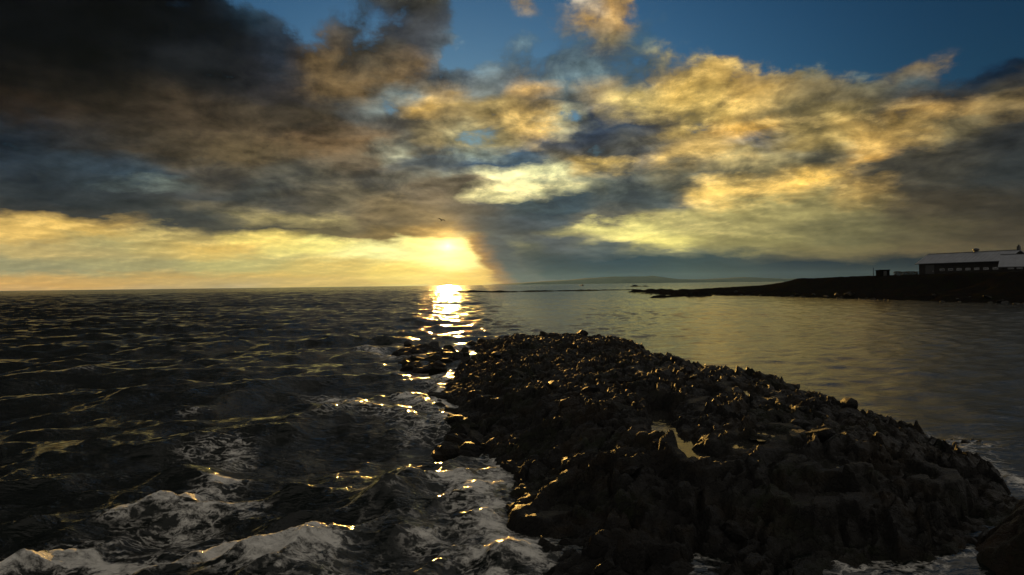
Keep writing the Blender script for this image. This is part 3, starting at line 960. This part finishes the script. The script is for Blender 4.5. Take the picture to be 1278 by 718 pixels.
# ------------------------------------------------------------------ far shore on the right
# waterline of the headland in photograph pixels, then its skyline
SH = [gpt(x, y) for x, y in ((800, 366), (830, 367.5), (862, 370), (880, 368.5), (960, 370), (1030, 372), (1100, 374), (1180, 376), (1290, 379.5))]
SH += [(150, 80), (300, 60), (420, 200), (330, 420), (200, 420), (130, 360)]
SH = SH + [gpt(x, y) for x, y in ((985, 357.5), (930, 360), (870, 362.5), (838, 364))]
gx, gy = np.meshgrid(np.arange(40, 330, 0.9), np.arange(70, 430, 1.6))
sd = signed_dist(gx, gy, SH) + (fbm(gx * .09, gy * .09, 111, 4) - .5) * 9
slope = np.clip((gx - 70) / 60, 0, 1)
plat = np.interp(np.degrees(np.arctan2(gx, gy)), [10, 13, 18, 20.5, 21.8, 23.2, 28, 34, 60], [.6, 1.0, 1.8, 2.6, 3.6, 5.3, 5.7, 6.0, 6.5])
hh = np.where(sd > 0, plat * (0.16 * smooth(0, 3, sd) + .16 * smooth(4, 12, sd) + .68 * smooth(12, 24, sd)) + .02, .25 * sd)
h1, t1, e1 = blocks(gx / 5 + gy / 9, gy / 4, 113)
hh = hh + smooth(-5, 2, sd) * (1 - .75 * smooth(14, 26, sd)) * (1.3 * (h1 - .6) + .8 * t1 + 1.0 * (fbm(gx * .4, gy * .4, 117, 4) - .5))
P = np.stack([gx, gy, np.maximum(hh, -1.5)], -1)
headland = put_obj('headland', grid_mesh('headland', P), ROCK_FAR, None, 'structure',
                   'low dark rocky headland across the bay carrying the sheds')
HGX, HGY, HH = gx[0], gy[:, 0], hh


def land(x, y):
    i = int(np.clip(np.searchsorted(HGX, x), 0, len(HGX) - 1)); j = int(np.clip(np.searchsorted(HGY, y), 0, len(HGY) - 1))
    return float(HH[j, i])


hb = 0
random.seed(19)
while hb < 90:
    i = random.randrange(len(SH[:8]))
    f = random.random()
    x = SH[i][0] + (SH[i + 1][0] - SH[i][0]) * f + random.gauss(0, 2.5)
    y = SH[i][1] + (SH[i + 1][1] - SH[i][1]) * f + random.gauss(0, 2.5)
    o = boulder(x, y, max(land(x, y), 0), random.uniform(.35, .9), headland, ROCK)
    o.scale.z *= .7
    hb += 1


def skerry(name, line, wid, top, label, seed, step=.9):
    pts = [gpt(x, y) for x, y in line]
    a = np.array(pts)
    x0, x1, y0, y1 = a[:, 0].min() - wid * 2, a[:, 0].max() + wid * 2, a[:, 1].min() - wid * 2, a[:, 1].max() + wid * 2
    gx, gy = np.meshgrid(np.arange(x0, x1, step), np.arange(y0, y1, step))
    d = line_dist(gx, gy, pts)
    n = fbm(gx / wid * .9, gy / wid * .9, seed, 5, .6)
    h = top * (1.5 - d / wid * 1.15) * (.35 + 1.15 * n) - top * .55
    h1, t1, _ = blocks(gx / (wid * .7), gy / (wid * .6), seed + 5)
    h = h + top * .45 * (h1 - .6)
    put_obj(name, grid_mesh(name, np.stack([gx, gy, np.maximum(h, -1)], -1)), ROCK_FAR, None, None, label, 'reef', 'low reefs off the headland')


skerry('reef', [(574, 365.5), (600, 365), (640, 364.6)], 7, 1.1, 'knobbly outer tip of the long reef under the setting sun', 121, 1.2)
skerry('reef', [(655, 364.2), (700, 363.4), (742, 362.8)], 6, .75, 'thin middle run of the long low reef in the bay', 131, 1.2)
skerry('reef', [(752, 362.4), (775, 362.2), (796, 362)], 6, .6, 'thin low reef between the long reef and the headland rocks', 141, 1.2)
skerry('reef', [(792, 364.8), (815, 364.6), (845, 364.2), (872, 365)], 5, 1.5, 'broad reef of dark rocks off the headland tip', 151)
skerry('reef', [(820, 371.6), (836, 370.6), (858, 369)], 3.0, .9, 'slanting low reef in front of the headland tip', 161, .6)
skerry('reef', [(864, 369.8), (877, 369.6)], 3.2, 2.2, 'chunky dark rock standing off the headland tip', 171, .5)
skerry('reef', [(790, 357.8), (806, 357.6)], 7, 1.6, 'small distant reef beyond the headland tip', 181, 1.6)

# ------------------------------------------------------------------ sheds on the headland
def building(name, pL, dL, pR, dR, eave, ridge, depth, label, wins, extras):
    """front wall runs from pixel column pL (at dL metres) to pR (at dR)"""
    a, b_ = at_dist(pL, 345, dL), at_dist(pR, 343, dR)
    Lx = math.hypot(b_.x - a.x, b_.y - a.y)
    zb = min(land(a.x, a.y), land(b_.x, b_.y)) - .4
    root = put_obj(name, None, None, None, None, label, 'building')
    root.location = (a.x, a.y, zb)
    root.rotation_euler = (0, 0, math.atan2(b_.y - a.y, b_.x - a.x))
    e, rg = eave - zb, ridge - zb
    hd = depth / 2
    put_obj('wall', prism_mesh('wall', [(0, 0), (depth, 0), (depth, e), (hd, rg - .12), (0, e)], 0, Lx), WALL, root)
    for y0, y1, z0, z1 in ((-.7, hd, e - .33, rg + .08), (depth + .7, hd, e - .33, rg + .08)):
        rf = put_obj('roof', prism_mesh('roof', [(y0, z0), (y1 - math.copysign(.004, y1 - y0), z1), (y1 - math.copysign(.004, y1 - y0), z1 + .16), (y0, z0 + .16)], -.6, Lx + .6), ROOF, root)
        n = int(Lx / 1.1)
        for i in range(n):      # standing seams
            x = -.4 + (Lx + .8) * (i + .5) / n
            put_obj('roof_seam', prism_mesh('roof_seam', [(y0, z0 + .15), (y1, z1 + .15), (y1, z1 + .21), (y0, z0 + .21)], x - .03, x + .03), ROOF, rf)
    put_obj('ridge_cap', box_mesh('ridge_cap', -.62, Lx + .62, hd - .22, hd + .22, rg + .225, rg + .30), TRIM, root)
    put_obj('gutter', box_mesh('gutter', -.62, Lx + .62, -.86, -.705, e - .40, e - .24), TRIM, root)
    for x, z, ww, wh in wins(Lx):
        f = put_obj('window', box_mesh('window', x, x + ww, -.06, -.002, z, z + wh), FRAME, root)
        put_obj('pane', box_mesh('pane', x + .08, x + ww - .08, -.075, -.062, z + .08, z + wh - .08), GLASS, f)
    extras(root, Lx, e, rg, hd)
    return root


def shed_extras(root, Lx, e, rg, hd):
    bm = bmesh.new()
    bmesh.ops.create_cone(bm, cap_ends=True, segments=12, radius1=.55, radius2=.55, depth=.5, matrix=Matrix.Translation((0, 0, .25)))
    v = put_obj('roof_vent', bm_mesh('roof_vent', bm), TRIM, root)
    v.location = (Lx * .555, hd, rg + .25)
    bm = bmesh.new()
    bmesh.ops.create_uvsphere(bm, u_segments=12, v_segments=8, radius=.8, matrix=Matrix.Translation((0, 0, .55)) @ Matrix.Diagonal((1, 1, .55, 1)))
    put_obj('vent_cowl', bm_mesh('vent_cowl', bm, True), TRIM, v)
    c_ = put_obj('chimney', box_mesh('chimney', Lx - .1, Lx + .5, hd - .3, hd + .3, rg - .3, rg + 1.1), TRIM, root)
    put_obj('chimney_pot', box_mesh('chimney_pot', Lx + .05, Lx + .35, hd - .15, hd + .15, rg + 1.1, rg + 1.5), TRIM, c_)
    d = put_obj('door', box_mesh('door', 2.0, 4.6, -.07, -.002, 0.2, 3.2), TRIM, root)
    put_obj('handle', box_mesh('handle', 4.2, 4.35, -.12, -.07, 1.3, 1.6), FRAME, d)


building('long_shed', 1147, 190, 1256, 168, 9.25, 11.6, 9, 'long dark shed with pale grey pitched roof and round roof vent on the headland', lambda L: [(6.2 + i * 2.35, 1.5, 1.35, .62) for i in range(int((L - 7) / 2.35))], shed_extras)
building('side_shed', 1250, 160, 1330, 152, 7.55, 10.2, 8, 'lower shed with dull grey roof beside the end of the long shed', lambda L: [(1.2 + i * 1.7, 1.2, 1.2, .6) for i in range(6)], lambda *a: None)
# small hut and post by the shore
def crest_dist(px):
    best = (-9, 0)
    for d_ in np.arange(165, 320, 2.0):
        q_ = at_dist(px, 344, float(d_))
        best = max(best, ((land(q_.x, q_.y) - CAM_H) / d_, float(d_)))
    return best[1]


p = at_dist(1099, 344, crest_dist(1104))
zb = land(p.x, p.y)
hut = put_obj('small_hut', None, None, None, None, 'small square dark hut standing alone on the headland skyline', 'hut')
hut.location = (p.x, p.y, zb - .2)
hut.scale = (1.2, 1.2, .85)
put_obj('wall', box_mesh('wall', 0, 2.1, 0, 2.0, 0, 2.0), SHADED, hut)
put_obj('roof', prism_mesh('roof', [(-.15, 2.0), (2.15, 1.95), (2.15, 2.1), (-.15, 2.25)], -.12, 2.22), SHADED, hut)
put_obj('door', box_mesh('door', .7, 1.4, -.05, -.002, .1, 1.8), TRIM, hut)
p = at_dist(1090, 344, crest_dist(1090))
bm = bmesh.new()
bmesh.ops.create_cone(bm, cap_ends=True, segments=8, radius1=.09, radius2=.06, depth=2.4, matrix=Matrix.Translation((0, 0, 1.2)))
post = put_obj('marker_post', bm_mesh('marker_post', bm), SHADED, None, None, 'thin dark post standing next to the small hut', 'post', loc=(p.x, p.y, land(p.x, p.y) - .15))
# low stone wall between the hut and the long shed
a, b_ = at_dist(1116, 344, crest_dist(1116)), at_dist(1146, 344, 191)
wl = put_obj('field_wall', None, None, None, None, 'low dark stone wall running from the hut to the long shed', 'wall')
n = 22
for row in range(4):
    for i in range(n):
        f = (i + .5 * (row % 2) + .3) / n
        x, y = a.x + (b_.x - a.x) * f, a.y + (b_.y - a.y) * f
        o = boulder(x, y, land(x, y) - .05 + row * .34, .27, wl, ROCK_FAR, 'stone') if row == 0 and i == 0 else None
        if o is None:
            o = boulder(x, y, land(x, y) - .05 + row * .34, .27, wl, ROCK, 'stone')
        o.rotation_euler = (0, 0, random.uniform(-.3, .3)); o.scale = (.30, .28, .27)

# ------------------------------------------------------------------ gull under the cloud
g = at_dist(551, 275, 100)
def gull():
    bm = bmesh.new()
    # body rings along y
    prof = [(-.26, .012, 0), (-.20, .035, 0), (-.08, .062, 0), (.04, .066, 0), (.13, .05, .012), (.19, .038, .022), (.23, .03, .024), (.255, .012, .018), (.29, .005, .012)]
    rings = []
    for y, r_, z in prof:
        rings.append([bm.verts.new((r_ * math.cos(k * math.pi / 4), y, z + r_ * .9 * math.sin(k * math.pi / 4))) for k in range(8)])
    for r0, r1 in zip(rings[:-1], rings[1:]):
        for k in range(8):
            bm.faces.new((r0[k], r0[(k + 1) % 8], r1[(k + 1) % 8], r1[k]))
    bm.faces.new(rings[0][::-1]); bm.faces.new(rings[-1])
    for s in (-1, 1):           # bent, raised wings
        st = [(.05, .10, -.08, .03), (.22, .13, -.07, .13), (.38, .11, -.05, .17), (.52, .03, -.08, .12), (.64, -.08, -.12, .06)]
        top, bot = [], []
        for x, yl, yt, z in st:
            top.append((bm.verts.new((s * x, yl, z + .008)), bm.verts.new((s * x, yt, z + .004))))
            bot.append((bm.verts.new((s * x, yl, z - .008)), bm.verts.new((s * x, yt, z - .004))))
        for i in range(4):
            bm.faces.new((top[i][0], top[i + 1][0], top[i + 1][1], top[i][1]))
            bm.faces.new((bot[i][0], bot[i][1], bot[i + 1][1], bot[i + 1][0]))
            bm.faces.new((top[i][0], bot[i][0], bot[i + 1][0], top[i + 1][0]))
            bm.faces.new((top[i][1], top[i + 1][1], bot[i + 1][1], bot[i][1]))
        bm.faces.new((top[4][0], bot[4][0], bot[4][1], top[4][1]))
    v = [bm.verts.new(c) for c in ((-.02, -.24, .01), (.02, -.24, .01), (.06, -.36, .005), (-.06, -.36, .005), (0, -.24, -.01), (0, -.36, -.005))]
    bm.faces.new((v[0], v[1], v[2], v[3])); bm.faces.new((v[0], v[3], v[5], v[4])); bm.faces.new((v[1], v[4], v[5], v[2]))
    return bm_mesh('gull', bm, True)


put_obj('seagull', gull(), FEATHER, None, None, 'gull gliding with bent wings just above the setting sun', 'bird', loc=g).rotation_euler = (R(28), R(-16), R(200))

# far fishing boat on the horizon
p = at_dist(726, 353.4, 1500)
boat = put_obj('small_boat', None, None, None, None, 'tiny dark boat far out on the water beyond the reefs', 'boat')
boat.location = (p.x, p.y, 0)
bm = bmesh.new()
st = [(-4.5, 1.3, 1.1), (-2, 1.6, 1.0), (1.5, 1.6, 1.2), (3.6, 1.0, 1.6), (5.2, .05, 2.1)]
prev = None
for x, hw, tz in st:
    cur = [bm.verts.new((x, -hw, tz)), bm.verts.new((x, -hw * .6, -.5)), bm.verts.new((x, hw * .6, -.5)), bm.verts.new((x, hw, tz))]
    if prev:
        for k in range(4):
            bm.faces.new((prev[k], prev[(k + 1) % 4], cur[(k + 1) % 4], cur[k]))
    else:
        bm.faces.new(cur[::-1])
    prev = cur
bm.faces.new(prev)
put_obj('hull', bm_mesh('hull', bm), HULL, boat)
put_obj('wheelhouse', box_mesh('wheelhouse', .2, 2.6, -1, 1, 1.1, 3.2), HULL, boat)
put_obj('mast', box_mesh('mast', -1.2, -1.05, -.07, .07, 1.0, 5.2), HULL, boat)

# ------------------------------------------------------------------ far hills across the water
def hills(name, prof, dist, seed, label):
    xs = np.linspace(prof[0][0], prof[-1][0], 160)
    tops = np.interp(xs, [p_[0] for p_ in prof], [p_[1] for p_ in prof])
    rows = []
    for fz, dd in ((0, 0), (.35, 250), (.7, 600), (1.0, 1100), (.8, 1700), (0, 2600)):
        row = []
        for x, tp in zip(xs, tops):
            pt = at_dist(x, 358 - .0119 * (x - 420), dist + dd)
            hgt_ = tp * (dist + 1100) / FPX
            nn = float(fbm(np.array([x * .05]), np.array([dd * .004]), seed, 4)[0])
            row.append((pt.x, pt.y + 600 * (nn - .5), -2 + fz * hgt_ * (.82 + .36 * nn)))
        rows.append(row)
    put_obj(name, grid_mesh(name, np.array(rows)), HILL, None, 'structure', label)


hills('hills', [(600, 0), (660, 3), (720, 6), (770, 9), (815, 9), (845, 5), (880, 4), (930, 6), (975, 4), (1020, 3), (1100, 2), (1180, 0)], 17000, 211, 'blue hazy hills across the bay right of the sun')

# ------------------------------------------------------------------ sea air
hm = bpy.data.materials.new('sea_haze')
hm.use_nodes = True
ht = NT(hm.node_tree)
ho = ht.n('ShaderNodeOutputMaterial')
hv = ht.n('ShaderNodeVolumePrincipled')
hv.inputs['Color'].default_value = (0.20, 0.40, 0.90, 1)
hv.inputs['Density'].default_value = HAZE
hv.inputs['Anisotropy'].default_value = 0.5
ht.t.links.new(hv.outputs[0], ho.inputs['Volume'])
put_obj('haze', box_mesh('haze', -24500, 24500, -24500, 24500, -4, 330), hm, None, 'stuff')
